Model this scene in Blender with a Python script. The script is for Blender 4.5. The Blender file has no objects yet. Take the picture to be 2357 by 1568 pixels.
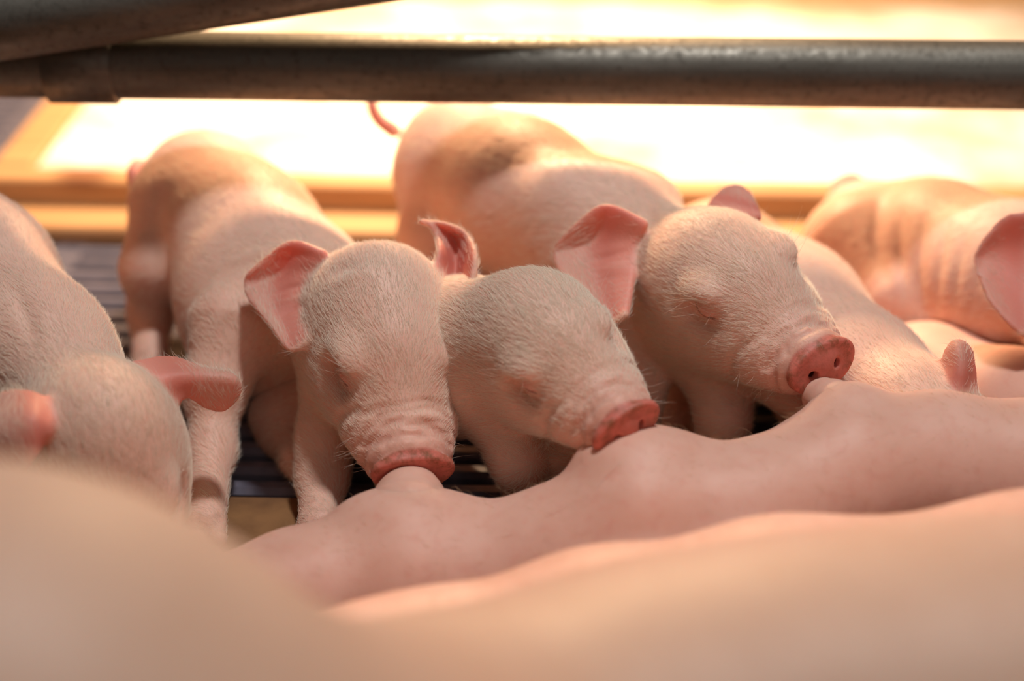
import bpy, math
import numpy as np
from mathutils import Matrix, Vector

HAIR = 1.0        # share of the fur strands
scene = bpy.context.scene
COL = scene.collection
rng = np.random.default_rng(7)

# ------------------------------------------------------------------ camera
CAM = np.array([0.0, 0.0, 0.43])
PITCH, ROLL, LENS = math.radians(25.0), math.radians(1.1), 61.0
FPX = 2357 * LENS / 36.0
r0 = np.array([1.0, 0, 0]); f0 = np.array([0, math.cos(PITCH), -math.sin(PITCH)]); u0 = np.cross(r0, f0)
RT = math.cos(ROLL) * r0 + math.sin(ROLL) * u0
UP = -math.sin(ROLL) * r0 + math.cos(ROLL) * u0
FW = f0
cam_d = bpy.data.cameras.new('camera'); cam = bpy.data.objects.new('camera', cam_d); COL.objects.link(cam)
cam.matrix_world = Matrix(((RT[0], UP[0], -FW[0], CAM[0]), (RT[1], UP[1], -FW[1], CAM[1]),
                           (RT[2], UP[2], -FW[2], CAM[2]), (0, 0, 0, 1)))
cam_d.lens = LENS; cam_d.sensor_width = 36.0; cam_d.clip_start = 0.02
cam_d.dof.use_dof = True; cam_d.dof.focus_distance = 0.805; cam_d.dof.aperture_fstop = 2.8
scene.camera = cam

# ------------------------------------------------------------------ light and exposure
scene.view_settings.view_transform = 'Standard'; scene.view_settings.look = 'None'
scene.view_settings.gamma = 1.0; scene.view_settings.use_curve_mapping = False
scene.view_settings.exposure = 0.0
world = bpy.data.worlds.new('barn_air'); scene.world = world; world.use_nodes = True
world.node_tree.nodes['Background'].inputs[0].default_value = (0.80, 0.66, 0.58, 1)
world.node_tree.nodes['Background'].inputs[1].default_value = 0.04

def light(name, kind, loc, energy, color, target=None, **kw):
    d = bpy.data.lights.new(name, kind); d.energy = energy; d.color = color
    for k, v in kw.items(): setattr(d, k, v)
    o = bpy.data.objects.new(name, d); COL.objects.link(o); o.location = loc
    if target is not None:
        o.rotation_euler = (Vector(target) - Vector(loc)).to_track_quat('-Z', 'Y').to_euler()
    return o
light('heat_lamp', 'SPOT', (-0.02, 1.36, 0.57), 62.0, (1.0, 0.65, 0.36), (-0.02, 1.26, 0.0),
      spot_size=math.radians(140), spot_blend=1.0, shadow_soft_size=0.045)
light('ceiling_light', 'AREA', (0.14, 0.78, 1.50), 13.5, (1.0, 0.97, 0.93), (0.0, 0.80, 0.1), shape='DISK', size=0.15)
light('front_fill', 'AREA', (0.5, -0.6, 1.25), 1.8, (1.0, 0.94, 0.89), (0.0, 0.75, 0.05), shape='DISK', size=1.1)  # added fill lamp from the front, brightens faces, ears and udder

# ------------------------------------------------------------------ helpers
def P(px, py, zc):
    """point seen at a pixel of the photograph, zc metres in front of the lens"""
    return CAM + zc * (FW + (px - 1178.5) / FPX * RT - (py - 784.0) / FPX * UP)
def PA(l): return np.array([P(*q[:3]) for q in l])
def ground(px, py, z=0.0):
    d = FW + (px - 1178.5) / FPX * RT - (py - 784.0) / FPX * UP
    return CAM + d * ((z - CAM[2]) / d[2])
def smoothstep(a, b, x):
    t = np.clip((x - a) / (b - a), 0, 1); return t * t * (3 - 2 * t)

def tag(o, label=None, cat=None, group=None, kind=None):
    if label: o['label'] = label
    if cat: o['category'] = cat
    if group: o['group'] = group
    if kind: o['kind'] = kind
    return o
def link_mesh(name, verts, faces, mat, parent=None, smooth=True):
    me = bpy.data.meshes.new(name)
    verts = np.asarray(verts, dtype=np.float32)
    if isinstance(faces, np.ndarray):
        n = len(faces); k = faces.shape[1]
        me.vertices.add(len(verts)); me.vertices.foreach_set('co', verts.ravel())
        me.loops.add(n * k); me.loops.foreach_set('vertex_index', faces.ravel().astype(np.int32))
        me.polygons.add(n); me.polygons.foreach_set('loop_start', np.arange(0, n * k, k, dtype=np.int32))
        me.update(calc_edges=True); me.validate()
    else:
        me.from_pydata([tuple(map(float, v)) for v in verts], [], [tuple(f) for f in faces]); me.update()
    if smooth: me.polygons.foreach_set('use_smooth', np.ones(len(me.polygons), dtype=bool))
    me.materials.append(mat)
    o = bpy.data.objects.new(name, me); COL.objects.link(o)
    if parent: o.parent = parent
    return o
class MB:
    def __init__(s): s.v = []; s.f = []
    def box(s, lo, hi, rot=None, bev=0.0):
        x0, y0, z0 = lo; x1, y1, z1 = hi; b = bev; n = len(s.v)
        # chamfered box: top and bottom inset rings
        def ring(z, i): return [(x0+i, y0+i, z), (x1-i, y0+i, z), (x1-i, y1-i, z), (x0+i, y1-i, z)]
        rings = [ring(z0, b), ring(z0+b, 0), ring(z1-b, 0), ring(z1, b)] if b > 0 else [ring(z0, 0), ring(z1, 0)]
        for r in rings: s.v += r
        m = len(rings)
        s.f.append([n+3, n+2, n+1, n]); t = n+4*(m-1); s.f.append([t, t+1, t+2, t+3])
        for k in range(m-1):
            for i in range(4):
                a = n+4*k+i; c = n+4*k+(i+1) % 4; s.f.append([a, c, c+4, a+4])
    def tube(s, pts, radii, seg=32, cap=True):
        pts = np.asarray(pts, float); n0 = len(s.v); N = len(pts)
        ref = np.array([0.0, 0, 1.0])
        for i in range(N):
            t = pts[min(i+1, N-1)] - pts[max(i-1, 0)]; t = t / np.linalg.norm(t)
            a = np.cross(t, ref); a /= np.linalg.norm(a); b = np.cross(a, t)
            for j in range(seg):
                q = 2*math.pi*j/seg
                s.v.append(tuple(pts[i] + radii[i]*(math.cos(q)*a + math.sin(q)*b)))
        for i in range(N-1):
            for j in range(seg):
                a = n0+i*seg+j; b = n0+i*seg+(j+1) % seg; s.f.append([a, b, b+seg, a+seg])
        if cap:
            s.f.append([n0+j for j in range(seg)][::-1]); s.f.append([n0+(N-1)*seg+j for j in range(seg)])
    def build(s, name, mat, parent=None, smooth=False): return link_mesh(name, s.v, s.f, mat, parent, smooth)

# ------------------------------------------------------------------ materials
class NT:
    def __init__(s, name):
        s.m = bpy.data.materials.new(name); s.m.use_nodes = True; s.t = s.m.node_tree
        s.b = s.t.nodes['Principled BSDF']; s.out = s.t.nodes['Material Output']
    def n(s, kind, **inp):
        nd = s.t.nodes.new(kind)
        for k, v in inp.items():
            if k.startswith('_'): setattr(nd, k[1:], v)
            else: s.set(nd, k.replace('__', ' '), v)
        return nd
    def set(s, nd, k, v):
        i = nd.inputs[int(k[1:])] if k[0] == 'i' and k[1:].isdigit() else nd.inputs[k]
        if hasattr(v, 'is_output'): s.t.links.new(v, i)
        else: i.default_value = v
    def noise(s, scale, detail=3, vec=None, rough=0.55):
        nd = s.n('ShaderNodeTexNoise', Scale=scale, Detail=detail, Roughness=rough)
        s.t.links.new(vec if vec else s.n('ShaderNodeTexCoord').outputs['Object'], nd.inputs['Vector'])
        return nd.outputs['Fac']
    def ramp(s, fac, stops):
        nd = s.n('ShaderNodeValToRGB'); s.t.links.new(fac, nd.inputs[0]); e = nd.color_ramp.elements
        while len(e) < len(stops): e.new(0.5)
        for q, (p, c) in zip(e, stops): q.position = p; q.color = (*c, 1) if len(c) == 3 else c
        return nd.outputs[0]
    def mix(s, fac, a, b, mode='MIX'):
        nd = s.n('ShaderNodeMix', _data_type='RGBA', _blend_type=mode)
        for idx, v in ((0, fac), (6, a), (7, b)):
            if hasattr(v, 'is_output'): s.t.links.new(v, nd.inputs[idx])
            else: nd.inputs[idx].default_value = v if idx == 0 else (*v, 1)[:4]
        return nd.outputs[2]
    def attr(s, name): return s.n('ShaderNodeAttribute', _attribute_name=name).outputs['Fac']
    def bump(s, h, strength, dist):
        nd = s.n('ShaderNodeBump', Strength=strength, Distance=dist); s.t.links.new(h, nd.inputs['Height'])
        s.t.links.new(nd.outputs[0], s.b.inputs['Normal'])
    def p(s, **kw):
        for k, v in kw.items(): s.set(s.b, k.replace('__', ' '), v)

def skin_mat(name, base, dark, sss=0.35, radius=0.006):
    m = NT(name)
    big = m.noise(38, 4); fine = m.noise(900, 2)
    c = m.mix(m.ramp(big, [(0.3, (0, 0, 0)), (0.7, (1, 1, 1))]), base, dark)
    blot = m.ramp(m.noise(170, 5), [(0.52, (0, 0, 0)), (0.72, (0.35, 0.35, 0.35))])
    c = m.mix(blot, c, tuple(q * w for q, w in zip(dark, (0.97, 0.72, 0.72))))
    c = m.mix(m.attr('tan'), c, (0.56, 0.38, 0.26))
    c = m.mix(m.attr('pink'), c, (0.74, 0.28, 0.22))
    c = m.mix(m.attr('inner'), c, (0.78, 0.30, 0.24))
    c = m.mix(m.attr('snout'), c, (0.62, 0.18, 0.14))
    dirt = m.ramp(m.noise(210, 6, None, 0.72), [(0.44, (0, 0, 0)), (0.66, (0.9, 0.9, 0.9))])
    dm = m.n('ShaderNodeMath', _operation='MULTIPLY'); m.t.links.new(dirt, dm.inputs[0]); m.t.links.new(m.attr('dirt'), dm.inputs[1])
    c = m.mix(dm.outputs[0], c, (0.22, 0.085, 0.035))
    c = m.mix(m.attr('recess_shade'), c, (0.10, 0.018, 0.014))  # shade painted dark into nostrils and closed lid slits
    m.p(Base__Color=c, Roughness=0.5, Subsurface__Weight=sss, Subsurface__Radius=(1.0, 0.32, 0.18), Subsurface__Scale=radius)
    m.b.inputs['Specular IOR Level'].default_value = 0.32
    m.bump(fine, 0.25, 0.0006)
    # thin ears let the light through
    tr = m.n('ShaderNodeBsdfTranslucent'); tr.inputs[0].default_value = (0.95, 0.26, 0.18, 1)
    mx = m.n('ShaderNodeMixShader'); em = m.n('ShaderNodeMath', _operation='MULTIPLY'); em.inputs[1].default_value = 0.28
    m.t.links.new(m.attr('ear'), em.inputs[0]); m.t.links.new(em.outputs[0], mx.inputs[0])
    m.t.links.new(m.b.outputs[0], mx.inputs[1]); m.t.links.new(tr.outputs[0], mx.inputs[2])
    m.t.links.new(mx.outputs[0], m.out.inputs[0])
    return m.m
PIG_SKIN = skin_mat('piglet_skin', (0.80, 0.53, 0.43), (0.75, 0.46, 0.37))
def fur_mat(name, root, tip):
    m = NT(name)
    hi = m.n('ShaderNodeHairInfo'); c = m.ramp(hi.outputs['Intercept'], [(0.0, root), (0.7, tip)])
    m.p(Base__Color=c, Roughness=0.45); m.b.inputs['Specular IOR Level'].default_value = 0.4
    tr = m.n('ShaderNodeBsdfTranslucent'); m.t.links.new(c, tr.inputs[0])
    mx = m.n('ShaderNodeMixShader'); mx.inputs[0].default_value = 0.3
    m.t.links.new(m.b.outputs[0], mx.inputs[1]); m.t.links.new(tr.outputs[0], mx.inputs[2]); m.t.links.new(mx.outputs[0], m.out.inputs[0])
    return m.m
FUR = fur_mat('pale_fur', (0.87, 0.76, 0.65), (0.94, 0.88, 0.78))
BRISTLE = fur_mat('straw_bristle', (0.60, 0.40, 0.25), (0.75, 0.55, 0.35))

def metal_mat(name, c1, c2, rough=0.50):
    m = NT(name)
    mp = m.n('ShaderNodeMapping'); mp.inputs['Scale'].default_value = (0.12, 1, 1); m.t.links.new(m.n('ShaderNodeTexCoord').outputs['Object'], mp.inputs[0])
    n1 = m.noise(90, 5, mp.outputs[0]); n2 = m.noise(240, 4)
    c = m.mix(m.ramp(n1, [(0.35, (0, 0, 0)), (0.65, (1, 1, 1))]), c1, c2)  # long streaks in the colour imitate reflections along the pipe
    c = m.mix(m.ramp(n2, [(0.55, (0, 0, 0)), (0.75, (0.5, 0.5, 0.5))]), c, tuple(0.5 * q for q in c1))
    m.p(Base__Color=c, Metallic=0.75, Roughness=m.ramp(n2, [(0.3, (rough - .08,) * 3), (0.7, (rough + .14,) * 3)]))
    m.bump(n2, 0.25, 0.0008)
    return m.m
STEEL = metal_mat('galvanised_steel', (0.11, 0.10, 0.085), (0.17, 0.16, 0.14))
def plain(name, c1, c2, scale=30, rough=0.6, bump=0.2, detail=4):
    m = NT(name); n1 = m.noise(scale, detail)
    m.p(Base__Color=m.ramp(n1, [(0.35, c1), (0.65, c2)]), Roughness=rough); m.bump(n1, bump, 0.002)
    return m.m
SLAT = plain('slatted_floor_iron', (0.10, 0.10, 0.14), (0.17, 0.16, 0.21), 60, 0.32)
PIT = plain('slurry_pit', (0.012, 0.010, 0.010), (0.02, 0.016, 0.014), 20, 0.9)
BROWN = plain('brown_floor_plate', (0.16, 0.075, 0.03), (0.26, 0.13, 0.05), 40, 0.55)
def wood_mat():
    m = NT('pine_plank'); tc = m.n('ShaderNodeTexCoord').outputs['Object']
    mp = m.n('ShaderNodeMapping'); mp.inputs['Scale'].default_value = (2.2, 30, 45); m.t.links.new(tc, mp.inputs[0])
    n1 = m.noise(4.0, 5, mp.outputs[0]); c = m.ramp(n1, [(0.3, (0.42, 0.21, 0.085)), (0.7, (0.62, 0.36, 0.17))])
    mk = m.n('ShaderNodeMapping'); mk.inputs['Scale'].default_value = (9, 9, 30); m.t.links.new(tc, mk.inputs[0])
    v = m.n('ShaderNodeTexVoronoi', Scale=1.0); m.t.links.new(mk.outputs[0], v.inputs['Vector'])
    c = m.mix(m.ramp(v.outputs['Distance'], [(0.10, (1, 1, 1)), (0.22, (0, 0, 0))]), c, (0.25, 0.10, 0.04))
    m.p(Base__Color=c, Roughness=0.6); m.bump(n1, 0.2, 0.001)
    return m.m
WOOD = wood_mat()
def mat_mat():
    m = NT('cream_creep_mat'); n1 = m.noise(7, 5); n2 = m.noise(45, 3)
    c = m.ramp(n1, [(0.44, (0.92, 0.87, 0.80)), (0.62, (0.60, 0.44, 0.32))])
    c = m.mix(m.ramp(n2, [(0.55, (0, 0, 0)), (0.75, (.6, .6, .6))]), c, (0.60, 0.42, 0.28))
    m.p(Base__Color=c, Roughness=0.55); m.bump(n2, 0.1, 0.001)
    return m.m
MAT = mat_mat()
WALL = plain('tan_wall_panel', (0.50, 0.32, 0.16), (0.58, 0.38, 0.20), 9, 0.6, 0.1)

# ------------------------------------------------------------------ sculpting field (signed distance volume)
class Field:
    def __init__(s, lo, hi, h):
        s.lo = np.array(lo, float); s.h = h
        s.n = np.ceil((np.array(hi) - s.lo) / h).astype(int) + 1
        s.ax = [(s.lo[i] + h * np.arange(s.n[i])).astype(np.float32) for i in range(3)]
        s.d = np.full(s.n, 0.05, np.float32)
    def sub(s, lo, hi):
        a = np.clip(np.floor((np.asarray(lo) - s.lo) / s.h).astype(int), 0, s.n)
        b = np.clip(np.ceil((np.asarray(hi) - s.lo) / s.h).astype(int) + 1, 0, s.n)
        if (b <= a).any(): return None
        sl = tuple(slice(a[i], b[i]) for i in range(3))
        return sl, s.ax[0][sl[0]][:, None, None], s.ax[1][sl[1]][None, :, None], s.ax[2][sl[2]][None, None, :]
    def join(s, sl, e, k):
        d = s.d[sl]
        if k > 0:
            t = np.clip(1 - np.abs(d - e) / k, 0, None)
            s.d[sl] = np.minimum(d, e) - t * t * (k * 0.25)
        else: s.d[sl] = np.minimum(d, e)
    def cut(s, sl, e, k):
        d = s.d[sl]; e = -e; t = np.clip(1 - np.abs(d - e) / k, 0, None)
        s.d[sl] = np.maximum(d, e) + t * t * (k * 0.25)
    def cone(s, a, b, ra, rb, k=0.01, op='join'):
        a = np.asarray(a, float); b = np.asarray(b, float); m = max(ra, rb) + k + 4 * s.h
        q = s.sub(np.minimum(a, b) - m, np.maximum(a, b) + m)
        if q is None: return
        sl, X, Y, Z = q; ab = b - a; L2 = max(float(ab @ ab), 1e-12)
        t = ((X - a[0]) * ab[0] + (Y - a[1]) * ab[1] + (Z - a[2]) * ab[2]) / L2
        t = np.clip(t, 0, 1)
        e = np.sqrt((X - a[0] - t * ab[0])**2 + (Y - a[1] - t * ab[1])**2 + (Z - a[2] - t * ab[2])**2) - (ra + (rb - ra) * t)
        getattr(s, op)(sl, e.astype(np.float32), k)
    def chain(s, pts, radii, k=0.012):
        for i in range(len(pts) - 1): s.cone(pts[i], pts[i+1], radii[i], radii[i+1], k)
    def local(s, sl, X, Y, Z, c, B, sc):
        x = X - c[0]; y = Y - c[1]; z = Z - c[2]
        return [(x * B[i][0] + y * B[i][1] + z * B[i][2]) / sc for i in range(3)]
    def ell(s, c, B, r, sc=1.0, k=0.01, op='join'):
        c = np.asarray(c, float); m = max(r) * sc + k + 4 * s.h
        q = s.sub(c - m, c + m)
        if q is None: return
        sl, X, Y, Z = q; x, y, z = s.local(sl, X, Y, Z, c, B, sc)
        k0 = np.sqrt((x/r[0])**2 + (y/r[1])**2 + (z/r[2])**2); k1 = np.sqrt((x/r[0]**2)**2 + (y/r[1]**2)**2 + (z/r[2]**2)**2) + 1e-6
        e = np.where(k0 < 0.02, -min(r), k0 * (k0 - 1) / k1) * sc
        getattr(s, op)(sl, e.astype(np.float32), k)
    def stroke(s, pts, w, depth):
        """soft groove (depth>0) or ridge (depth<0) along a polyline"""
        pts = np.asarray(pts, float); m = 2.6 * w
        q = s.sub(pts.min(0) - m, pts.max(0) + m)
        if q is None: return
        sl, X, Y, Z = q; best = None
        for i in range(max(1, len(pts) - 1)):
            a = pts[i]; ab = (pts[min(i+1, len(pts)-1)] - a); L2 = max(float(ab @ ab), 1e-12)
            t = np.clip(((X - a[0]) * ab[0] + (Y - a[1]) * ab[1] + (Z - a[2]) * ab[2]) / L2, 0, 1)
            e = (X - a[0] - t * ab[0])**2 + (Y - a[1] - t * ab[1])**2 + (Z - a[2] - t * ab[2])**2
            best = e if best is None else np.minimum(best, e)
        s.d[sl] += (depth * np.exp(-best / (w * w))).astype(np.float32)
    def project(s, pts, it=8):
        p = np.array(pts, float)
        def val(q):
            g = np.clip((q - s.lo) / s.h, 0, s.n - 1.001); i = g.astype(int); f = g - i; r = 0
            for a in (0, 1):
                for b in (0, 1):
                    for c in (0, 1):
                        w = (f[:, 0] if a else 1-f[:, 0]) * (f[:, 1] if b else 1-f[:, 1]) * (f[:, 2] if c else 1-f[:, 2])
                        r = r + w * s.d[i[:, 0]+a, i[:, 1]+b, i[:, 2]+c]
            return r
        for _ in range(it):
            G = np.stack([val(p + s.h * e) - val(p - s.h * e) for e in np.eye(3)], 1) / (2 * s.h)
            L = np.maximum((G * G).sum(1), 0.2); p = p - np.clip(val(p) / L, -0.004, 0.004)[:, None] * G
        return p
    def stamp(s, pts, rad, k):
        """union of many small balls (thin sheets, curls)"""
        pts = np.asarray(pts); R = float(np.max(rad)) + k + 2 * s.h; w = int(math.ceil(R / s.h))
        a = np.clip(np.floor((pts.min(0) - R - s.lo) / s.h).astype(int) - 1, 0, s.n); b = np.clip(np.ceil((pts.max(0) + R - s.lo) / s.h).astype(int) + 2, 0, s.n)
        if (b <= a).any(): return
        tmp = np.full(b - a, 0.05, np.float32)
        base = np.round((pts - s.lo) / s.h).astype(int)
        offs = np.stack(np.meshgrid(*[np.arange(-w, w + 1)] * 3, indexing='ij'), -1).reshape(-1, 3)
        for st in range(0, len(pts), 4000):
            bb = base[st:st+4000]; pp = pts[st:st+4000]; rr = np.asarray(rad)[st:st+4000]
            g = bb[:, None, :] + offs[None]
            ok = ((g >= a) & (g < b)).all(-1)
            e = np.linalg.norm(s.lo + g * s.h - pp[:, None, :], axis=-1) - rr[:, None]
            gi = (g - a)[ok]
            np.minimum.at(tmp, (gi[:, 0], gi[:, 1], gi[:, 2]), e[ok].astype(np.float32))
        s.join(tuple(slice(a[i], b[i]) for i in range(3)), tmp, k)
    def mesh(s, smooth=2):
        d = s.d.copy()
        for ax in range(3):     # close the volume
            sl = [slice(None)] * 3
            for e in (0, -1): sl[ax] = e; d[tuple(sl)] = np.maximum(d[tuple(sl)], s.h * 0.5)
        ins = d < 0
        cnt = np.zeros(np.array(d.shape) - 1, np.int8)
        for i in (0, 1):
            for j in (0, 1):
                for k in (0, 1): cnt += ins[i:d.shape[0]-1+i, j:d.shape[1]-1+j, k:d.shape[2]-1+k]
        act = (cnt > 0) & (cnt < 8); cell = np.argwhere(act)
        idx = np.full(act.shape, -1, np.int32); idx[act] = np.arange(len(cell))
        co = np.array([(i, j, k) for i in (0, 1) for j in (0, 1) for k in (0, 1)])
        val = np.stack([d[cell[:, 0]+c[0], cell[:, 1]+c[1], cell[:, 2]+c[2]] for c in co], 1)
        acc = np.zeros((len(cell), 3)); num = np.zeros(len(cell))
        for a in range(8):
            for b in range(a + 1, 8):
                if np.abs(co[a] - co[b]).sum() != 1: continue
                va, vb = val[:, a], val[:, b]; x = (va < 0) != (vb < 0)
                t = np.where(x, va / np.where(x, va - vb, 1), 0)
                acc += np.where(x[:, None], co[a] + t[:, None] * (co[b] - co[a]), 0); num += x
        V = s.lo + s.h * (cell + acc / num[:, None])
        F = []
        for ax in range(3):
            o1, o2 = [(1, 2), (2, 0), (0, 1)][ax]
            sa = [slice(None)] * 3; sb = [slice(None)] * 3; sa[ax] = slice(0, -1); sb[ax] = slice(1, None)
            A, B_ = ins[tuple(sa)], ins[tuple(sb)]
            e = np.argwhere(A != B_)
            e = e[(e[:, o1] > 0) & (e[:, o2] > 0) & (e[:, o1] < d.shape[o1]-1) & (e[:, o2] < d.shape[o2]-1)]
            flip = A[e[:, 0], e[:, 1], e[:, 2]]
            def cid(a1, a2):
                g = e.copy(); g[:, o1] -= a1; g[:, o2] -= a2; return idx[g[:, 0], g[:, 1], g[:, 2]]
            q = np.stack([cid(1, 1), cid(0, 1), cid(0, 0), cid(1, 0)], 1)
            q[~flip] = q[~flip][:, ::-1]; F.append(q)
        F = np.concatenate(F); F = F[(F >= 0).all(1)]
        for _ in range(smooth):
            S = np.zeros_like(V); C = np.zeros(len(V))
            for i in range(4):
                a, b = F[:, i], F[:, (i + 1) % 4]
                for c in range(3): S[:, c] += np.bincount(a, V[b, c], len(V)) + np.bincount(b, V[a, c], len(V))
                C += np.bincount(a, minlength=len(V)) + np.bincount(b, minlength=len(V))
            V = 0.5 * V + 0.5 * S / np.maximum(C, 1)[:, None]
        return V, F

def catmull(p, t):
    """p (n, ...) sampled at parameters t in 0..1"""
    n = len(p); x = np.clip(t, 0, 1) * (n - 1); i = np.minimum(x.astype(int), n - 2); f = (x - i)
    g = lambda j: p[np.clip(j, 0, n - 1)]
    p0, p1, p2, p3 = g(i - 1), g(i), g(i + 1), g(i + 2)
    p0 = np.where((i == 0).reshape(-1, *[1]*(p.ndim-1)), 2*p1 - p2, p0); p3 = np.where((i == n-2).reshape(-1, *[1]*(p.ndim-1)), 2*p2 - p1, p3)
    f = f.reshape(-1, *[1] * (p.ndim - 1))
    return 0.5 * (2*p1 + (p2-p0)*f + (2*p0-5*p1+4*p2-p3)*f**2 + (3*p1-p0-3*p2+p3)*f**3)
def sheet(rows, nu=70, nv=60):
    g = np.array([[P(*q) for q in r] for r in rows])
    a = catmull(g, np.linspace(0, 1, nu)); a = np.swapaxes(a, 0, 1); a = catmull(a, np.linspace(0, 1, nv)); a = np.swapaxes(a, 0, 1)
    return a            # nu (base to tip) x nv (across) x 3

# ------------------------------------------------------------------ hair strands
def face_samples(V, F, n, dens, rg):
    a, b, c, d = (V[F[:, i]] for i in range(4))
    nr = np.cross(c - a, d - b); A = np.linalg.norm(nr, axis=1) * 0.5
    w = A * dens[F].mean(1); w /= w.sum()
    f = rg.choice(len(F), n, p=w); u, v = rg.random(n), rg.random(n)
    W = np.stack([(1-u)*(1-v), u*(1-v), u*v, (1-u)*v], 1)
    pos = (V[F[f]] * W[:, :, None]).sum(1)
    return pos, nr[f] / np.linalg.norm(nr[f], axis=1)[:, None], f, W
def hair(name, pos, nor, dire, length, radius, mat, parent, lift=0.35, curl=0.2, npt=4, rg=rng):
    n = len(pos); cv = bpy.data.hair_curves.new(name); cv.add_curves([npt] * n)
    t = np.linspace(0, 1, npt)
    dire = dire - (dire * nor).sum(1)[:, None] * nor
    dire /= np.linalg.norm(dire, axis=1)[:, None] + 1e-9
    length = np.broadcast_to(length, (n,)); lf = np.broadcast_to(lift, (n,))[:, None]
    jit = rg.normal(0, curl, (n, 3))
    out = np.zeros((n, npt, 3))
    for j, q in enumerate(t):
        off = dire * q + nor * (lf * q * (1.25 - 0.75 * q) ) + jit * q * q
        out[:, j] = pos + off * length[:, None]
    cv.attributes['position'].data.foreach_set('vector', out.reshape(-1).astype(np.float32))
    ra = cv.attributes.new('radius', 'FLOAT', 'POINT')
    rr = np.broadcast_to(radius, (n,))[:, None] * (1 - 0.85 * t)[None]
    ra.data.foreach_set('value', rr.reshape(-1).astype(np.float32))
    cv.materials.append(mat)
    o = bpy.data.objects.new(name, cv); COL.objects.link(o); o.parent = parent
    return o

# ------------------------------------------------------------------ piglets
TIP = np.array([0, 7.6, -1.3])
def head_frame(hd):
    c = P(*hd['skull']); sn = P(*hd['snout']); f = sn - c; L = np.linalg.norm(f); f /= L
    up = np.array(hd.get('up', (0, 0, 1.0)), float); u = up - (up @ f) * f; u /= np.linalg.norm(u)
    a = math.radians(hd.get('roll', 0)); w = np.cross(f, u); u = math.cos(a) * u + math.sin(a) * w
    ph = math.atan2(1.3, 7.6)
    Y = math.cos(ph) * f + math.sin(ph) * u; Z = math.cos(ph) * u - math.sin(ph) * f; X = np.cross(Y, Z)
    return c, np.array([X, Y, Z]), L / np.linalg.norm(TIP)

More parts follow.
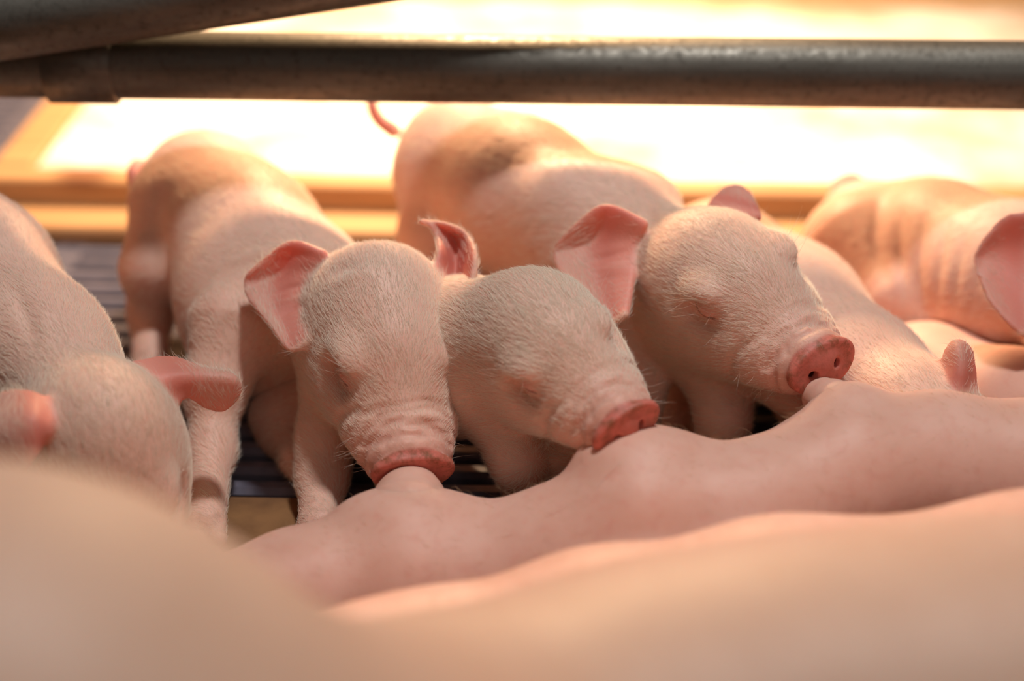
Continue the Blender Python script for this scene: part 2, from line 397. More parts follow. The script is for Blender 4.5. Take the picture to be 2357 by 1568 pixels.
def sculpt_head(fl, c, B, sc, hd):
    W = lambda x, y, z: c + sc * (x * B[0] + y * B[1] + z * B[2])
    wd = hd.get('wide', 1.0)
    def E(x, y, z, r, k=0.9, tilt=0, op='join'):
        Bb = B
        if tilt:
            a = math.radians(tilt); Bb = np.array([B[0], math.cos(a)*B[1] + math.sin(a)*B[2], -math.sin(a)*B[1] + math.cos(a)*B[2]])
        fl.ell(W(x * wd, y, z), Bb, r, sc, k * sc, op)
    def C(a, b, ra, rb, k=0.9): fl.cone(W(*a), W(*b), ra * sc, rb * sc, k * sc)
    E(0, -0.3, 0.25, (3.25 * wd, 3.7, 3.05), 1.4)
    E(0, 2.2, 0.35, (2.75 * wd, 2.7, 2.15), 1.2)
    C((0, 2.6, -0.5), (0, 6.6, -1.25), 2.3, 1.58, 1.2)
    for s in (-1, 1):
        E(s * 1.75, 0.7, -1.5, (1.75, 2.9, 2.0), 1.2)
        E(s * 1.30, 3.3, -1.25, (1.35, 2.5, 1.45), 1.2)
        E(s * 1.15, 5.0, -1.5, (0.85, 2.0, 0.95), 1.3)
        E(s * 1.0, 6.5, -1.55, (0.75, 0.8, 0.75), 0.5)
    jy, jz = hd.get('jaw', (5.6, -4.1))
    C((0, 0.8, -2.5), (0, jy, jz), 2.05, 0.95, 0.8)
    S = lambda pts, w, dep: fl.stroke(fl.project([W(*q) for q in pts]), w * sc, dep * sc)
    ey, ez = hd.get('eye', (3.3, 0.45)); ey -= 3.3; ez -= 0.45
    for s in (-1, 1):
        # brow, socket, closed lids
        E(s * 2.15, 2.95 + ey, 1.30 + ez, (0.74, 1.1, 0.56), 0.7)
        E(s * 2.90, 3.45 + ey, 0.45 + ez, (0.88, 1.2, 0.76), 0.5, op='cut')
        E(s * (2.08 - 0.12 * ey), 3.30 + ey, 0.48 + ez, (0.52, 0.85, 0.52), 0.3)
    qs = np.linspace(-1, 1, 9); rs = np.random.default_rng(hd.get('seed', 3))
    for s in (-1, 1):
        S([(s * 2.5, 3.3 + ey + 0.70 * q, ez + 0.38 - 0.18 * q + 0.10 * q * q) for q in qs], 0.11, 0.30)
        S([(s * 2.5, 3.25 + ey + 0.85 * q, ez + 0.78 - 0.20 * q - 0.14 * q * q) for q in qs], 0.10, 0.13)
        S([(s * 2.5, 3.2 + ey + 1.0 * q, ez + 1.02 - 0.22 * q - 0.22 * q * q) for q in qs], 0.10, 0.08)
        S([(s * 2.5, 3.3 + ey + 0.85 * q, ez + 0.05 - 0.14 * q + 0.16 * q * q) for q in qs], 0.10, 0.12)
        S([(s * 2.5, 3.35 + ey + 0.9 * q, ez + -0.25 - 0.14 * q + 0.2 * q * q) for q in qs], 0.12, 0.08)
        # mouth line and muzzle crease
        S([(s * q[0], q[1], q[2]) for q in ((0.4, 7.2, -2.5), (1.2, 6.4, -2.5), (1.6, 5.4, -2.42), (1.8, 4.4, -2.2), (2.0, 3.8, -1.9))], 0.17, 0.42)
        S([(s * q[0], q[1], q[2]) for q in ((1.95, 4.2, -1.7), (1.95, 4.5, -1.0), (1.8, 4.9, -0.3))], 0.28, 0.16)
    S([(0, 4.1, 1.2), (0, 4.9, 0.8)], 0.9, 0.12)
    # wrinkles over the nose, wavy and broken
    for i, (y, amp, span) in enumerate(((6.85, 0.26, 1.7), (6.45, 0.17, 1.3), (6.12, 0.12, 1.5), (5.70, 0.11, 1.0), (5.3, 0.06, 1.1))):
        off = rs.normal(0, 0.15); ph = rs.random() * 6
        arc = [(1.75 * math.sin(a), y - 0.25 * (1 - math.cos(a)) + 0.10 * math.sin(3.1 * a + ph) + 0.05 * math.sin(7 * a + 2 * ph), -1.25 + 1.6 * math.cos(a)) for a in np.linspace(-span, span, 17) + off]
        S(arc, 0.15 + 0.03 * (i % 2), 1.5 * amp)
    for i in range(5):
        a = rs.uniform(-1.2, 1.2); y = rs.uniform(5.9, 6.8)
        S([(1.7 * math.sin(a + q), y + 0.2 * q, -1.25 + 1.6 * math.cos(a + q)) for q in np.linspace(-0.22, 0.22, 5)], 0.12, 0.16)
    # snout disc: flat oval plate with a raised rim and two nostrils
    n = np.array([0, math.cos(0.10), math.sin(0.10)]); n = n if 'disc' not in hd else np.array([0, math.cos(hd['disc']), math.sin(hd['disc'])])
    v = np.array([0, -n[2], n[1]]); Bd = np.array([B[0], n[1]*B[1] + n[2]*B[2], v[1]*B[1] + v[2]*B[2]])
    cd = W(0, 7.55, -1.2); R = 2.6 * sc
    sl, X, Y, Z = fl.sub(cd - R, cd + R); x, y, z = fl.local(sl, X, Y, Z, cd, Bd, sc)
    rx = 1.82 - 0.24 * np.clip(-z, 0, 2); rz = np.where(z > 0, 1.10, 1.15)
    rr = np.sqrt((np.abs(x) / rx)**2.3 + (np.abs(z) / rz)**2.3 + 1e-9)**0.87
    rad = (rr - 1) * 1.2
    face = y - 0.28 + 0.13 * np.exp(-(rr / 0.62)**4)          # dished face
    q0 = np.maximum(rad + 0.16, 0); q1 = np.maximum(np.abs(face + 0.13) - 0.25 + 0.16, 0)
    e = np.sqrt(q0 * q0 + q1 * q1) - 0.16 + np.minimum(np.maximum(rad + 0.16, np.abs(face + 0.13) - 0.09), 0)
    fl.join(sl, (e * sc).astype(np.float32), 0.15 * sc)
    for s in (-1, 1):
        D = lambda a, b, d: cd + sc * (a * Bd[0] + b * Bd[1] + d * Bd[2])
        fl.cone(D(s * 0.66, 0.55, -0.10), D(s * 0.56, -0.25, 0.0), 0.24 * sc, 0.15 * sc, 0.10 * sc, op='cut')
    return cd, Bd

def fold_skin(V, F, folds):
    """skin folds: grooves (depth > 0) pressed along lines into the side facing the lens"""
    if not folds: return V
    nr = np.cross(V[F[:, 2]] - V[F[:, 0]], V[F[:, 3]] - V[F[:, 1]]); N = np.zeros_like(V)
    for i in range(4):
        for c in range(3): N[:, c] += np.bincount(F[:, i], nr[:, c], len(V))
    N /= np.linalg.norm(N, axis=1)[:, None] + 1e-12
    q = V - CAM; z = q @ FW; px = np.stack([1178.5 + FPX * (q @ RT) / z, 784 - FPX * (q @ UP) / z], 1)
    fac = np.clip(-(N * q).sum(1) / np.linalg.norm(q, axis=1) * 2, 0, 1); amt = np.zeros(len(V))
    for w, dep, pts in folds:
        pts = np.array(pts, float); pts = catmull(pts, np.linspace(0, 1, 24)); best = np.full(len(V), 1e9); tt = np.zeros(len(V))
        for i in range(len(pts) - 1):
            a = pts[i]; ab = pts[i+1] - a; t = np.clip(((px - a) @ ab) / (ab @ ab + 1e-9), 0, 1)
            e = ((px - a - t[:, None] * ab)**2).sum(1); b = e < best; best[b] = e[b]; tt[b] = (i + t[b]) / (len(pts) - 1)
        amt += dep * np.exp(-best / (w * w)) * np.sin(np.pi * np.clip(0.08 + 0.84 * tt, 0, 1))
    return V - N * (amt * fac)[:, None]

def piglet(name, label, torso, head, legs, ears=(), tail=None, h=0.0012, folds=(), bumps=(), hairs=56000, whisk=(), hl=0.0058, group='litter of piglets around the sow', seed=1):
    rg = np.random.default_rng(seed)
    tp = PA(torso); tr = [q[3] for q in torso]
    c, B, sc = head_frame(head)
    allp = [tp - 0.055, tp + 0.055, c[None] - 0.05, c[None] + 0.05, P(*head['snout'])[None] - 0.03, P(*head['snout'])[None] + 0.03]
    lg = [(PA(l), [q[3] for q in l]) for l in legs]
    for a, _ in lg: allp += [a - 0.016, a + 0.016]
    sh = [sheet(e['rows']) for e in ears]
    for g in sh: allp += [g.reshape(-1, 3) - 0.006, g.reshape(-1, 3) + 0.006]
    if tail is not None:
        tl = catmull(PA(tail), np.linspace(0, 1, 90)); trd = np.linspace(tail[0][3], tail[-1][3], 90); allp += [tl - 0.006, tl + 0.006]
    allp = np.concatenate(allp); lo = allp.min(0); lo[2] = max(lo[2], -0.002)
    fl = Field(lo, allp.max(0), h)
    fl.chain(tp, tr, 0.02)
    for q in bumps: fl.ell(P(*q[:3]), np.array([RT, UP, -FW]), q[3], 1.0, q[4])
    fl.cone(tp[-1], c, tr[-1] * 0.92, 2.9 * sc * head.get('neck', 1.0), 0.02)
    for a, r in lg: fl.chain(a, r, 0.012)
    cd, Bd = sculpt_head(fl, c, B, sc, head)
    for a, r in lg:       # cloven trotters
        d = a[-1] - a[-2]; fwd = B[1].copy(); fwd[2] = 0; fwd /= np.linalg.norm(fwd); sd = np.array([fwd[1], -fwd[0], 0])
        for s in (-1, 1): fl.cone(a[-1] + s * 0.35 * r[-1] * sd, a[-1] + s * 0.5 * r[-1] * sd + fwd * r[-1] * 1.3 - np.array([0, 0, 0.2 * r[-1]]), r[-1] * 0.62, r[-1] * 0.42, 0.003)
    for e, g in zip(ears, sh):
        nu, nv = g.shape[:2]; u = np.linspace(0, 1, nu)[:, None] * np.ones((1, nv)); v = np.abs(np.linspace(-1, 1, nv))[None] * np.ones((nu, 1))
        rad = e.get('r', 0.0013) * (1.0 + 0.9 * (1 - smoothstep(0, 0.5, u)))
        fl.stamp(g.reshape(-1, 3), rad.reshape(-1), 0.004)
    if tail is not None: fl.stamp(tl, trd, 0.004)
    V, F = fl.mesh(1 if h < 0.0011 else 2)
    V = fold_skin(V, F, folds)
    o = link_mesh(name, V, F, PIG_SKIN)
    tag(o, label, 'piglet', group)
    # skin masks: ears, snout plate, eye and lip pink, painted nostril and lid-slit shade
    L = ((V - c) @ B.T) / sc; D = ((V - cd) @ Bd.T) / sc
    ear = np.zeros(len(V)); inner = np.zeros(len(V))
    for e, g in zip(ears, sh):
        gp = g.reshape(-1, 3); near = np.where(((V > gp.min(0) - 0.005) & (V < gp.max(0) + 0.005)).all(1))[0]
        if not len(near): continue
        nu, nv = g.shape[:2]; uu = (np.linspace(0, 1, nu)[:, None] * np.ones((1, nv))).reshape(-1)
        n_ = np.cross(np.gradient(g, axis=0), np.gradient(g, axis=1)).reshape(-1, 3); n_ /= np.linalg.norm(n_, axis=1)[:, None] + 1e-12
        if ((P(0, 0, 0) - gp.mean(0)) @ n_.mean(0)) * e.get('side', 1) < 0: n_ = -n_
        for st in range(0, len(near), 1500):
            ii = near[st:st+1500]; dd = np.linalg.norm(V[ii][:, None] - gp[None, ::3], axis=-1); j = dd.argmin(1); dm = dd.min(1); jj = j * 3
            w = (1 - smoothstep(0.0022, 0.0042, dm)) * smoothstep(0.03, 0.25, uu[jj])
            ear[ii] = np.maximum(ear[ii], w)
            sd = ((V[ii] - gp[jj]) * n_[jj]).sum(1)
            inner[ii] = np.maximum(inner[ii], (1 - smoothstep(0.0022, 0.0045, dm)) * smoothstep(-0.0002, 0.0008, sd) * (0.3 + 0.7 * (1 - smoothstep(0.2, 0.6, uu[jj]))))  # pink inner ear; extra red at the base paints lamp glow coming through
    mz = 1 - smoothstep(2.1, 3.0, np.linalg.norm(L - [0, 6.4, -1.3], axis=1))
    eye = head.get('eye', (3.3, 0.45))
    eyeb = np.zeros(len(V))
    for s in (-1, 1): eyeb = np.maximum(eyeb, 0.96 * np.exp(-(((L[:, 0] - s * 2.4) / 1.0)**4 + ((L[:, 1] - eye[0]) / 1.0)**4 + ((L[:, 2] - eye[1] + 0.05) / 0.42)**4)))
    tl_pk = np.zeros(len(V))
    if tail is not None:
        for q in tl[12::6]: tl_pk = np.maximum(tl_pk, 1 - smoothstep(0.006, 0.010, np.linalg.norm(V - q, axis=1)))
    rr = np.sqrt((D[:, 0] / 1.76)**2 + (D[:, 2] / 1.15)**2)
    sn = smoothstep(-0.25, -0.05, D[:, 1]) * (1 - smoothstep(1.02, 1.16, rr)) * (np.abs(D[:, 1]) < 1.2)
    recess_shade = np.zeros(len(V)); pk = np.zeros(len(V))
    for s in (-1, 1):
        recess_shade = np.maximum(recess_shade, (1 - smoothstep(0.18, 0.34, np.hypot(D[:, 0] - s * 0.62, D[:, 2] + 0.06))) * (D[:, 1] < 0.16) * (D[:, 1] > -1.2))
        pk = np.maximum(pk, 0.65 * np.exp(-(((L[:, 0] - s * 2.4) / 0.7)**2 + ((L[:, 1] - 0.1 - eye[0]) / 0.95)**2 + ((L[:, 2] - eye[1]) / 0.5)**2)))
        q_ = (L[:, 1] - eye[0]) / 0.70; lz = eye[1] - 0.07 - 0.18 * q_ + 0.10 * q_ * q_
        recess_shade = np.maximum(recess_shade, 0.9 * np.exp(-((L[:, 2] - lz) / 0.09)**2) * (1 - smoothstep(0.8, 1.1, np.abs(q_))) * (L[:, 0] * s > 1.5))
        pk = np.maximum(pk, 0.55 * np.exp(-(((L[:, 0] - s * 1.7) / 0.6)**2 + ((L[:, 1] - 5.2) / 0.9)**2 + ((L[:, 2] + 1.6) / 0.8)**2)))
        pk = np.maximum(pk, 0.8 * np.exp(-(((L[:, 0] - s * 1.2) / 0.8)**2 + ((L[:, 1] - 6.2) / 1.2)**2 + ((L[:, 2] + 2.35) / 0.35)**2)))
    pk = np.maximum(pk, 0.26 * smoothstep(5.0, 6.9, L[:, 1]) * mz)
    dirt = np.maximum(sn * (0.35 + 0.65 * smoothstep(0.45, 0.95, rr)), 0.22 * smoothstep(5.6, 6.9, L[:, 1]) * mz)
    pk = np.maximum(pk, 0.9 * tl_pk)
    foot = np.zeros(len(V))
    for a, r in lg:
        foot = np.maximum(foot, 1 - smoothstep(0.012, 0.022, np.linalg.norm(V - a[-1], axis=1)))
    dirt = np.maximum(dirt, 0.35 * foot)
    for nm, val in (('ear', ear), ('inner', inner), ('snout', sn), ('recess_shade', recess_shade), ('pink', pk), ('dirt', dirt)):
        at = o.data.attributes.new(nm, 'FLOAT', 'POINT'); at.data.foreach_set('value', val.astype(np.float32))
    # coat
    n = int(hairs * HAIR)
    if n:
        bald = np.maximum.reduce([sn, recess_shade, inner, 0.9 * smoothstep(6.2, 6.9, L[:, 1]) * mz, np.clip(1.1 * pk, 0, 0.8), tl_pk, eyeb])
        hd_ = np.exp(-np.clip(np.linalg.norm(L - [0, 2, 0], axis=1) - 4, 0, None) / 4)
        dens = (0.25 + 0.75 * hd_) * (1 - bald) + 1e-4
        pos, nor, f, w = face_samples(V, F, n, dens, rg)
        Lp = ((pos - c) @ B.T) / sc
        # hair lies back from the snout over the head, then along the spine towards the tail
        back = tp[0] - tp[-1]; back = back / np.linalg.norm(back)
        hb = -B[1][None] + 0.14 * Lp[:, :1] * B[0][None] * smoothstep(1.0, 3.5, Lp[:, 1])[:, None] - 0.25 * np.clip(-Lp[:, 2:3] * 0.5, 0, 1) * B[2][None]
        wgt = smoothstep(-6.5, -2.5, Lp[:, 1])[:, None]
        di = wgt * hb + (1 - wgt) * (back[None] + np.array([0, 0, -0.45]))
        clump = np.sin(pos @ np.array([310., 170., 250.]))[:, None] * 0.12 * B[0] + rg.normal(0, 0.10, (n, 3))
        ln = hl * (0.55 + 0.6 * rg.random(n)) * (1 - 0.55 * smoothstep(4.2, 6.5, Lp[:, 1]))
        hair('fur', pos, nor, di + clump, ln, 0.000065, FUR, o, 0.26, 0.10, 4, rg)['kind'] = 'stuff'
    if len(whisk):
        pw, nw, dw, lw = [], [], [], []
        for (x, y, z, spread, cnt, ln, dx, dy, dz) in whisk:
            sel = np.argsort(np.linalg.norm(L - [x, y, z], axis=1))[:max(60, int(spread * 900))]
            ch = rg.choice(sel, cnt); pw.append(V[ch]); nn = np.array([dx, dy, dz], float) @ B; nn /= np.linalg.norm(nn)
            dw.append(nn + rg.normal(0, 0.22, (cnt, 3))); lw.append(ln * (0.6 + 0.6 * rg.random(cnt)))
        pw = np.concatenate(pw); dw = np.concatenate(dw); lw = np.concatenate(lw)
        nw = np.cross(dw, rg.normal(0, 1, dw.shape)); nw /= np.linalg.norm(nw, axis=1)[:, None]
        hair('whiskers', pw, nw, dw, lw, 0.00006, FUR, o, 0.25, 0.08, 6, rg)['kind'] = 'stuff'
    return o

WH = [(-2.4, 2.7, 1.2, 1, 14, 0.017, -1, -0.3, 0.5), (2.4, 2.7, 1.2, 1, 14, 0.017, 1, -0.3, 0.5),
      (-2.6, 3.2, 0.4, 1, 12, 0.008, -1, 0.5, -0.4), (2.6, 3.2, 0.4, 1, 12, 0.008, 1, 0.5, -0.4),
      (-1.8, 5.6, -1.8, 1, 16, 0.010, -1, 0.2, -0.3), (1.8, 5.6, -1.8, 1, 16, 0.010, 1, 0.2, -0.3),
      (0, 5.0, -3.0, 1, 18, 0.009, 0, 0.2, -1)]

def gz(px, py, up=0.009):
    """(px, py, zc) of a foot standing on the floor at that pixel"""
    g = ground(px, py, up); return (px, py, float((g - CAM) @ FW))

# ---- second piglet from the left, facing the lens
piglet('piglet', 'piglet facing the viewer with closed eyes, its whole back visible behind its head',
    torso=[(470, 452, 0.995, 0.0382), (562, 555, 0.960, 0.0390), (655, 690, 0.923, 0.0435)],
    head=dict(skull=(880, 748, 0.838), snout=(948, 1085, 0.792), roll=-3, wide=1.0, neck=0.82, disc=-0.05),
    legs=[[(540, 760, 0.875, 0.024), (495, 900, 0.862, 0.0135), (487, 1040, 0.848, 0.0100), (*gz(470, 1205), 0.0100)],
          [(780, 850, 0.858, 0.020), (748, 1010, 0.848, 0.0120), (742, 1100, 0.84, 0.0105), (*gz(735, 1210), 0.0100)],
          [(405, 490, 0.975, 0.027), (350, 620, 0.955, 0.0155), (348, 720, 0.975, 0.0110), (*gz(345, 870), 0.0100)],
          [(520, 520, 1.00, 0.028), (560, 680, 0.99, 0.016), (570, 760, 1.00, 0.011), (*gz(560, 850), 0.0100)]],
    ears=[dict(rows=[[(742, 585, .842), (712, 640, .845), (710, 720, .837), (722, 780, .822)],
                     [(672, 560, .844), (640, 630, .849), (642, 715, .839), (668, 803, .821)],
                     [(618, 592, .846), (596, 640, .849), (604, 700, .840), (628, 752, .826)],
                     [(572, 632, .847), (567, 648, .848), (568, 668, .845), (578, 692, .840)]]),
          dict(rows=[[(1000, 640, .836), (1036, 690, .846), (1062, 755, .826)],
                     [(1012, 580, .842), (1050, 610, .858), (1092, 610, .834)],
                     [(1006, 545, .852), (1040, 545, .864), (1076, 545, .852)],
                     [(990, 518, .854), (1005, 518, .858), (1030, 518, .854)],
                     [(970, 511, .856), (971, 511, .857), (973, 510, .856)]])],
    bumps=[(578, 775, 0.905, (0.0325, 0.030, 0.030), 0.02), (520, 680, 0.925, (0.026, 0.030, 0.03), 0.02)],
    tail=[(320, 440, 0.985, 0.0045), (306, 400, 0.985, 0.004), (318, 375, 0.99, 0.0035), (330, 395, 0.995, 0.002)],
    folds=[(15, .0012, [(445, 640), (520, 585), (620, 555), (720, 552)]), (13, .0010, [(450, 690), (530, 625), (630, 590), (730, 590)]),
           (13, .0010, [(460, 600), (530, 555), (620, 530)]), (14, .0010, [(470, 730), (560, 665), (650, 640)]),
           (16, .0020, [(755, 640), (795, 618), (850, 600)]), (18, -.0012, [(770, 655), (815, 638), (860, 615)]), (30, .002, [(372, 400), (362, 520), (372, 640)]),
           (9, .0011, [(668, 575), (650, 620), (598, 648)]), (7, .0008, [(705, 655), (670, 662), (635, 676)]), (7, -.0006, [(705, 680), (665, 690), (630, 705)]), (7, .0007, [(705, 700), (675, 712), (650, 730)])],
    whisk=WH, h=0.00095, seed=11)

# ---- third from the left: only its head shows
piglet('piglet', 'piglet squeezed between two others, only its head clearly showing, snout against the udder',
    torso=[(790, 895, 0.900, 0.027), (920, 862, 0.878, 0.033), (1060, 820, 0.848, 0.036)],
    head=dict(skull=(1236, 785, 0.805), snout=(1440, 985, 0.755), roll=22, wide=0.97, disc=-0.12),
    legs=[[(1110, 900, 0.83, 0.018), (1180, 1000, 0.825, 0.0135), (1195, 1060, 0.82, 0.011), (*gz(1200, 1120), 0.0095)],
          [(1270, 900, 0.83, 0.018), (1320, 1010, 0.83, 0.012), (1330, 1050, 0.825, 0.0105), (*gz(1330, 1090), 0.0095)],
          [(770, 905, 0.905, 0.024), (670, 962, 0.903, 0.0185), (672, 1010, 0.90, 0.012), (*gz(690, 1060), 0.010)]],
    ears=[], whisk=WH, h=0.00095, seed=12)

# ---- fourth: large piglet with its head turned to the right
piglet('piglet', 'largest-looking piglet, head turned right with eye shut and snout disc lifted over a teat',
    torso=[(1058, 372, 1.01, 0.0372), (1190, 450, 0.975, 0.0405), (1375, 572, 0.945, 0.0415)],
    head=dict(skull=(1650, 650, 0.855), snout=(1888, 845, 0.800), roll=17, wide=1.03, neck=0.84, disc=0.12, jaw=(5.7, -4.5), eye=(2.75, 0.85)),
    legs=[[(1400, 660, 0.895, 0.022), (1465, 820, 0.885, 0.0125), (1472, 900, 0.875, 0.0105), (*gz(1475, 1010), 0.010)],
          [(1580, 760, 0.875, 0.022), (1660, 900, 0.86, 0.0125), (1665, 970, 0.855, 0.011), (*gz(1670, 1060), 0.010)],
          [(1015, 420, 1.00, 0.0265), (985, 560, 0.985, 0.0155), (995, 650, 1.00, 0.011), (*gz(985, 800), 0.010)],
          [(1110, 400, 1.02, 0.027), (1150, 560, 1.00, 0.015), (1170, 650, 1.01, 0.011), (*gz(1170, 780), 0.010)]],
    ears=[dict(rows=[[(1482, 515, .858), (1456, 565, .861), (1452, 640, .852), (1438, 725, .836)],
                     [(1392, 477, .860), (1375, 560, .865), (1375, 645, .855), (1405, 735, .837)],
                     [(1325, 520, .862), (1318, 570, .865), (1322, 625, .856), (1348, 680, .844)],
                     [(1284, 562, .863), (1279, 580, .864), (1280, 600, .860), (1292, 628, .855)]]),
          dict(rows=[[(1640, 475, .878), (1690, 490, .868), (1742, 500, .868)],
                     [(1655, 448, .884), (1694, 450, .880), (1736, 470, .876)],
                     [(1672, 434, .886), (1698, 430, .886), (1722, 443, .882)]])],
    tail=[(905, 300, 1.015, 0.0045), (872, 275, 1.015, 0.0032), (856, 240, 1.015, 0.0028), (868, 205, 1.02, 0.0026), (900, 200, 1.025, 0.002)],
    bumps=[(1300, 468, 0.93, (0.022, 0.018, 0.020), 0.02), (1445, 455, 0.94, (0.026, 0.013, 0.02), 0.02)],
    folds=[(9, .0012, [(1392, 492), (1370, 545), (1310, 580)]), (8, .0008, [(1448, 575), (1400, 590), (1350, 600)]), (8, -.0006, [(1448, 605), (1395, 615), (1350, 622)]),
           (8, .0008, [(1448, 632), (1400, 640), (1360, 655)]), (16, .002, [(1480, 470), (1500, 500), (1505, 530)])],
    whisk=WH, h=0.00095, seed=13)

# ---- first at the left, head bowed away
piglet('piglet', 'piglet at the left with bowed head, seen over the crown and both ears, face hidden',
    torso=[(-240, 430, 0.965, 0.038), (-66, 645, 0.875, 0.0390), (78, 820, 0.82, 0.035)],
    head=dict(skull=(246, 1022, 0.768), snout=(335, 1385, 0.772), roll=0, wide=1.0, up=(0.16, -0.9, 0.42)),
    legs=[[(60, 900, 0.83, 0.022), (20, 1050, 0.82, 0.0125), (20, 1110, 0.815, 0.0105), (*gz(20, 1200), 0.010)],
          [(-290, 520, 0.97, 0.026), (-300, 680, 0.96, 0.015), (-300, 760, 0.97, 0.011), (*gz(-300, 860), 0.010)]],
    ears=[dict(rows=[[(125, 940, .746), (112, 985, .738), (92, 1015, .738)],
                     [(62, 905, .745), (70, 970, .730), (75, 1050, .730)],
                     [(0, 910, .748), (-5, 1000, .732), (42, 1085, .732)],
                     [(-60, 955, .75), (-65, 1005, .746), (-30, 1070, .744)]], side=1),
          dict(rows=[[(312, 842, .790), (345, 880, .776), (388, 940, .780)],
                     [(395, 828, .795), (412, 865, .780), (428, 908, .784)],
                     [(470, 850, .797), (478, 868, .784), (475, 936, .792)],
                     [(520, 858, .797), (535, 875, .787), (515, 942, .794)],
                     [(546, 876, .796), (552, 890, .792), (548, 912, .795)]], side=1)],
    folds=[(22, .0018, [(120, 610), (150, 670), (230, 720)]), (20, .0016, [(20, 640), (60, 720), (80, 790)])],
    whisk=[(2.5, 3.0, 0.9, 2, 40, 0.017, 1, 0.3, 0.2)], seed=14)

# ---- behind the large piglet, nose down at the right
piglet('piglet', 'piglet half hidden behind the largest head, back sloping down right to one curled ear',
    torso=[(1655, 610, 0.985, 0.038), (1806, 738, 0.93, 0.0395), (1965, 890, 0.86, 0.036)],
    head=dict(skull=(2110, 975, 0.815), snout=(2290, 1170, 0.76), roll=0, up=(0.2, -0.3, 0.9)),
    legs=[[(1640, 700, 0.97, 0.024), (1575, 860, 0.93, 0.0155), (1560, 930, 0.92, 0.0135), (*gz(1565, 975), 0.012)]],
    ears=[dict(rows=[[(2160, 915, .806), (2195, 925, .790), (2234, 920, .806)],
                     [(2168, 850, .806), (2212, 850, .790), (2240, 850, .810)],
                     [(2176, 812, .806), (2208, 800, .795), (2236, 812, .810)],
                     [(2192, 788, .806), (2206, 784, .803), (2222, 790, .808)]])],
    h=0.0016, hairs=14000, seed=15)

# ---- far right, walking out of frame
piglet('piglet', 'piglet leaving the frame at the right edge, ribbed flank and one big pink ear',
    torso=[(2000, 535, 1.035, 0.032), (2150, 585, 0.990, 0.0390), (2320, 650, 0.945, 0.043)],
    head=dict(skull=(2500, 740, 0.88), snout=(2720, 900, 0.84), roll=0),
    legs=[[(1965, 570, 1.00, 0.030), (2060, 690, 0.965, 0.0165), (2130, 745, 0.955, 0.012)]],
    ears=[dict(rows=[[(2420, 500, .866), (2390, 580, .870), (2385, 690, .863), (2375, 775, .850)],
                     [(2322, 500, .869), (2318, 580, .874), (2320, 665, .866), (2335, 755, .851)],
                     [(2272, 545, .871), (2262, 590, .874), (2266, 640, .868), (2284, 700, .858)],
                     [(2249, 582, .872), (2246, 595, .873), (2247, 612, .871), (2255, 640, .867)]])],
    tail=[(1925, 470, 1.05, 0.0060), (1932, 430, 1.05, 0.0055), (1962, 416, 1.05, 0.0055), (1990, 428, 1.05, 0.004)],
    bumps=[(1985, 575, 1.0, (0.028, 0.030, 0.024), 0.012)],
    folds=[(14, .0016, [(2020, 470), (2015, 560), (2045, 660)]), (13, .0014, [(2075, 480), (2070, 570), (2085, 680)]), (12, .0014, [(2130, 500), (2115, 600), (2120, 720)]),
           (12, .0014, [(2180, 520), (2160, 620), (2150, 720)]), (12, .0012, [(2225, 545), (2200, 640), (2185, 750)]), (12, .001, [(2265, 570), (2245, 660), (2225, 760)])],
    h=0.0016, hairs=12000, seed=16)

# ------------------------------------------------------------------ sow
SOW_SKIN = skin_mat('sow_skin', (0.80, 0.48, 0.39), (0.73, 0.41, 0.32), 0.3, 0.008)
fl = Field((-0.52, 0.10, -0.002), (0.62, 0.92, 0.30), 0.0028)
def crest(px, py, zc, r): return (px, py + r * FPX / zc * 0.98, zc - 0.006, r)
ud = [crest(250, 1420, .72, .030), crest(450, 1305, .745, .030), crest(700, 1228, .765, .032), crest(940, 1172, .772, .034), crest(1110, 1180, .775, .034),
      crest(1300, 1128, .772, .034), crest(1480, 1036, .768, .035), crest(1740, 1030, .772, .035), crest(1960, 932, .785, .036), crest(2150, 915, .79, .036), crest(2400, 935, .785, .036), crest(2700, 930, .78, .036)]
fl.chain(PA(ud), [q[3] for q in ud], 0.012)
fk = [crest(-350, 1120, .47, .10), crest(-100, 1145, .45, .10), crest(180, 1385, .45, .10), crest(420, 1530, .46, .095), crest(700, 1545, .50, .09), crest(950, 1510, .55, .085),
      crest(1250, 1455, .58, .085), crest(1600, 1340, .60, .09), crest(2000, 1285, .60, .09), crest(2400, 1250, .60, .09), crest(2800, 1220, .60, .09)]
fl.chain(PA(fk), [q[3] for q in fk], 0.03)
# roll between the udder row and the flank
rl = [crest(700, 1420, .66, .05), crest(1000, 1390, .68, .05), crest(1400, 1290, .69, .05), crest(1800, 1220, .69, .05), crest(2400, 1160, .69, .05), crest(2800, 1150, .69, .05)]
fl.chain(PA(rl), [q[3] for q in rl], 0.02)
for (px, py, zc, r, k) in ((935, 1195, .768, (.030, .014, .02), .015), (1440, 1060, .765, (.022, .014, .02), .012), (1525, 1045, .768, (.02, .010, .02), .012), (1955, 940, .785, (.014, .012, .018), .012)):
    fl.ell(P(px, py, zc), np.array([RT, UP, -FW]), r, 1.0, k)
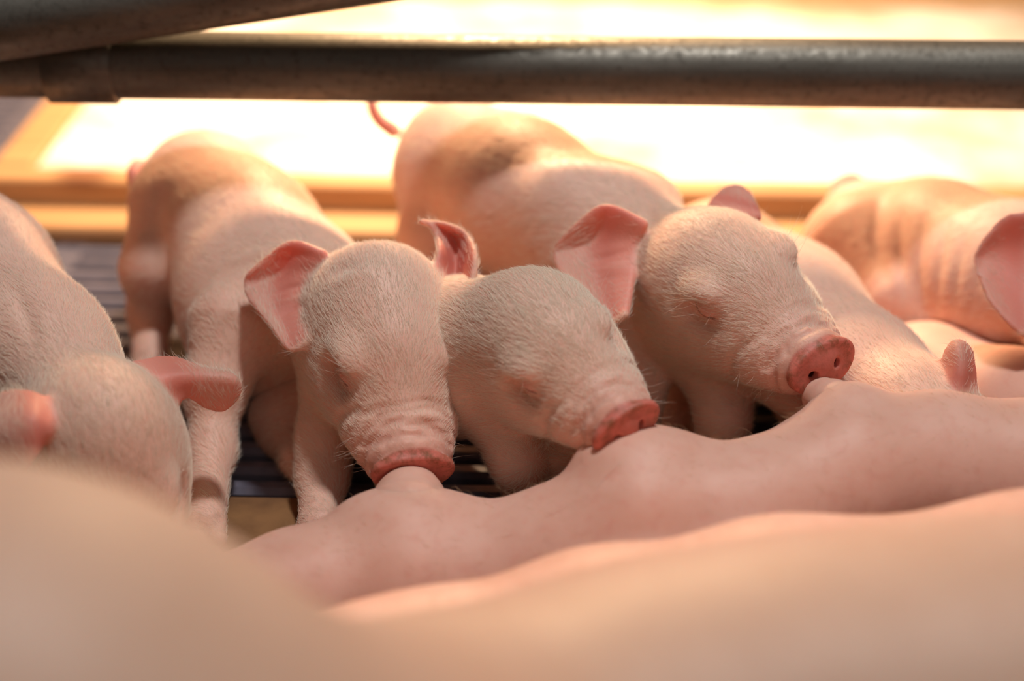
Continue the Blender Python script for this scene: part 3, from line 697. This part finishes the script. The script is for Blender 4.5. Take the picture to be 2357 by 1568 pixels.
# foreleg lying out behind the right-hand piglets
lgp = [(2560, 1060, .84, .040), (2350, 975, .885, .034), (2150, 880, .935, .028), (1990, 835, .97, .024)]
fl.chain(PA(lgp), [q[3] for q in lgp], 0.02)
V, F = fl.mesh(3)
sow = link_mesh('sow', V, F, SOW_SKIN)
tag(sow, 'large pink sow lying on her side across the foreground, udder row facing the piglets', 'sow')
for nm in ('ear', 'inner', 'snout', 'recess_shade', 'pink', 'dirt'):
    at = sow.data.attributes.new(nm, 'FLOAT', 'POINT')
if HAIR:
    rg = np.random.default_rng(5); q = V - CAM; zz = q @ FW; pxx = 1178.5 + FPX * (q @ RT) / zz
    dens = ((zz > 0.60) & (zz < 0.80)).astype(float) + 1e-5
    pos, nor, f_, w_ = face_samples(V, F, 5200, dens, rg)
    di = np.array([-1.0, 0.25, 0.1]) + rg.normal(0, 0.45, pos.shape)
    ln = np.where(rg.random(len(pos)) < 0.03, 0.016, 0.0045) * (0.6 + 0.7 * rg.random(len(pos)))
    hair('bristles', pos, nor, di, ln, 0.00005, BRISTLE, sow, 0.55, 0.35, 5, rg)['kind'] = 'stuff'
q = V - CAM; at = sow.data.attributes.new('tan', 'FLOAT', 'POINT')       # coarse tan flank hide, bare pink udder
at.data.foreach_set('value', (0.6 - 0.6 * smoothstep(0.53, 0.66, q @ FW)).astype(np.float32))
def teat(base, tip, r0, r1):
    a, b = P(*base), P(*tip); f2 = Field(np.minimum(a, b) - r0 - .004, np.maximum(a, b) + r0 + .004, 0.0009)
    m = 0.5 * (a + b); f2.chain([a, m, b], [r0, 0.5 * (r0 + r1), r1], 0.003)
    v, f = f2.mesh(2); o = link_mesh('teat', v, f, SOW_SKIN, sow); o['label'] = 'pale pink teat'
    for nm in ('ear', 'inner', 'snout', 'recess_shade', 'pink', 'dirt'): o.data.attributes.new(nm, 'FLOAT', 'POINT')
    return o
teat((938, 1195, .772), (948, 1128, .790), .021, .0125)
teat((1420, 1060, .762), (1440, 1022, .765), .009, .007)
teat((1945, 945, .780), (1893, 915, .797), .012, .0095)

# ------------------------------------------------------------------ pen: floor, creep platform, pipes
fy0, fy1 = 0.30, 1.70
m = MB(); pitch = 0.0203
y = 0.742
while y < fy1:
    m.box((-0.75, y, -0.012), (0.95, y + 0.0118, 0.0), bev=0.0028); y += pitch
for xx in np.arange(-0.70, 0.95, 0.10): m.box((xx, 0.742, -0.020), (xx + 0.018, fy1, -0.0006))
fo = m.build('floor', SLAT); fo['kind'] = 'structure'
m = MB(); m.box((-0.75, -0.1, -0.02), (0.95, 0.737, 0.0), bev=0.002); o = m.build('floor_plate', BROWN); o['kind'] = 'structure'; o.name = 'trim_1'
m = MB(); m.box((-0.9, -0.2, -0.14), (1.1, 1.8, -0.12)); o = m.build('floor_pit', PIT); o['kind'] = 'structure'
m = MB(); m.box((-0.9, 1.62, 0.0), (1.2, 1.65, 0.45)); o = m.build('wall_back', WALL); o['kind'] = 'structure'
PX0 = -0.36
m = MB(); m.box((PX0 + 0.03, 1.125, 0.0), (1.0, 1.62, 0.029), bev=0.002)
tag(m.build('creep_mat', MAT), 'cream heated mat glowing under the lamp behind the piglets', 'mat')
def plank(lo, hi, label):
    m = MB(); m.box((0, 0, 0), tuple(np.array(hi) - np.array(lo)), bev=0.002); o = m.build('wooden_plank', WOOD); o.location = lo
    tag(o, label, 'plank'); return o
plank((PX0, 1.10, 0.0), (1.0, 1.125, 0.030), 'upright pine board edging the front of the mat')
plank((PX0, 1.06, 0.0), (1.0, 1.0995, 0.012), 'flat sunlit-looking pine strip lying on the slats before the mat edge board')
plank((PX0, 1.1255, 0.0), (PX0 + 0.029, 1.62, 0.031), 'pine side board running back along the left end of the mat')

pa, pb = P(-250, 143, 0.925), P(2700, 178, 0.915)
root = bpy.data.objects.new('steel_pipe', None); COL.objects.link(root); root.location = pa
tag(root, 'thick dark steel pipe running across above the piglets backs', 'pipe')
def rel(o, root): o.matrix_parent_inverse = Matrix.Translation(-Vector(root.location)); return o
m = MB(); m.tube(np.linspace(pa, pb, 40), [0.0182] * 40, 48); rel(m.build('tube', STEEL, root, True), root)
m = MB(); ts = [P(x, 143 + (x + 250) * 35 / 2950, 0.925) for x in (112, 118, 268, 274)]
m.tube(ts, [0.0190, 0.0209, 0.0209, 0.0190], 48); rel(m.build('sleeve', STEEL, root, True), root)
def toppipe():
    a = P(-300, 98, 0.885); b = P(2700, -352, 0.90)
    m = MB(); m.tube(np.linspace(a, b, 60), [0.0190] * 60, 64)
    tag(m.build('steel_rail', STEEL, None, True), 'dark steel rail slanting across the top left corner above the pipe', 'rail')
toppipe()
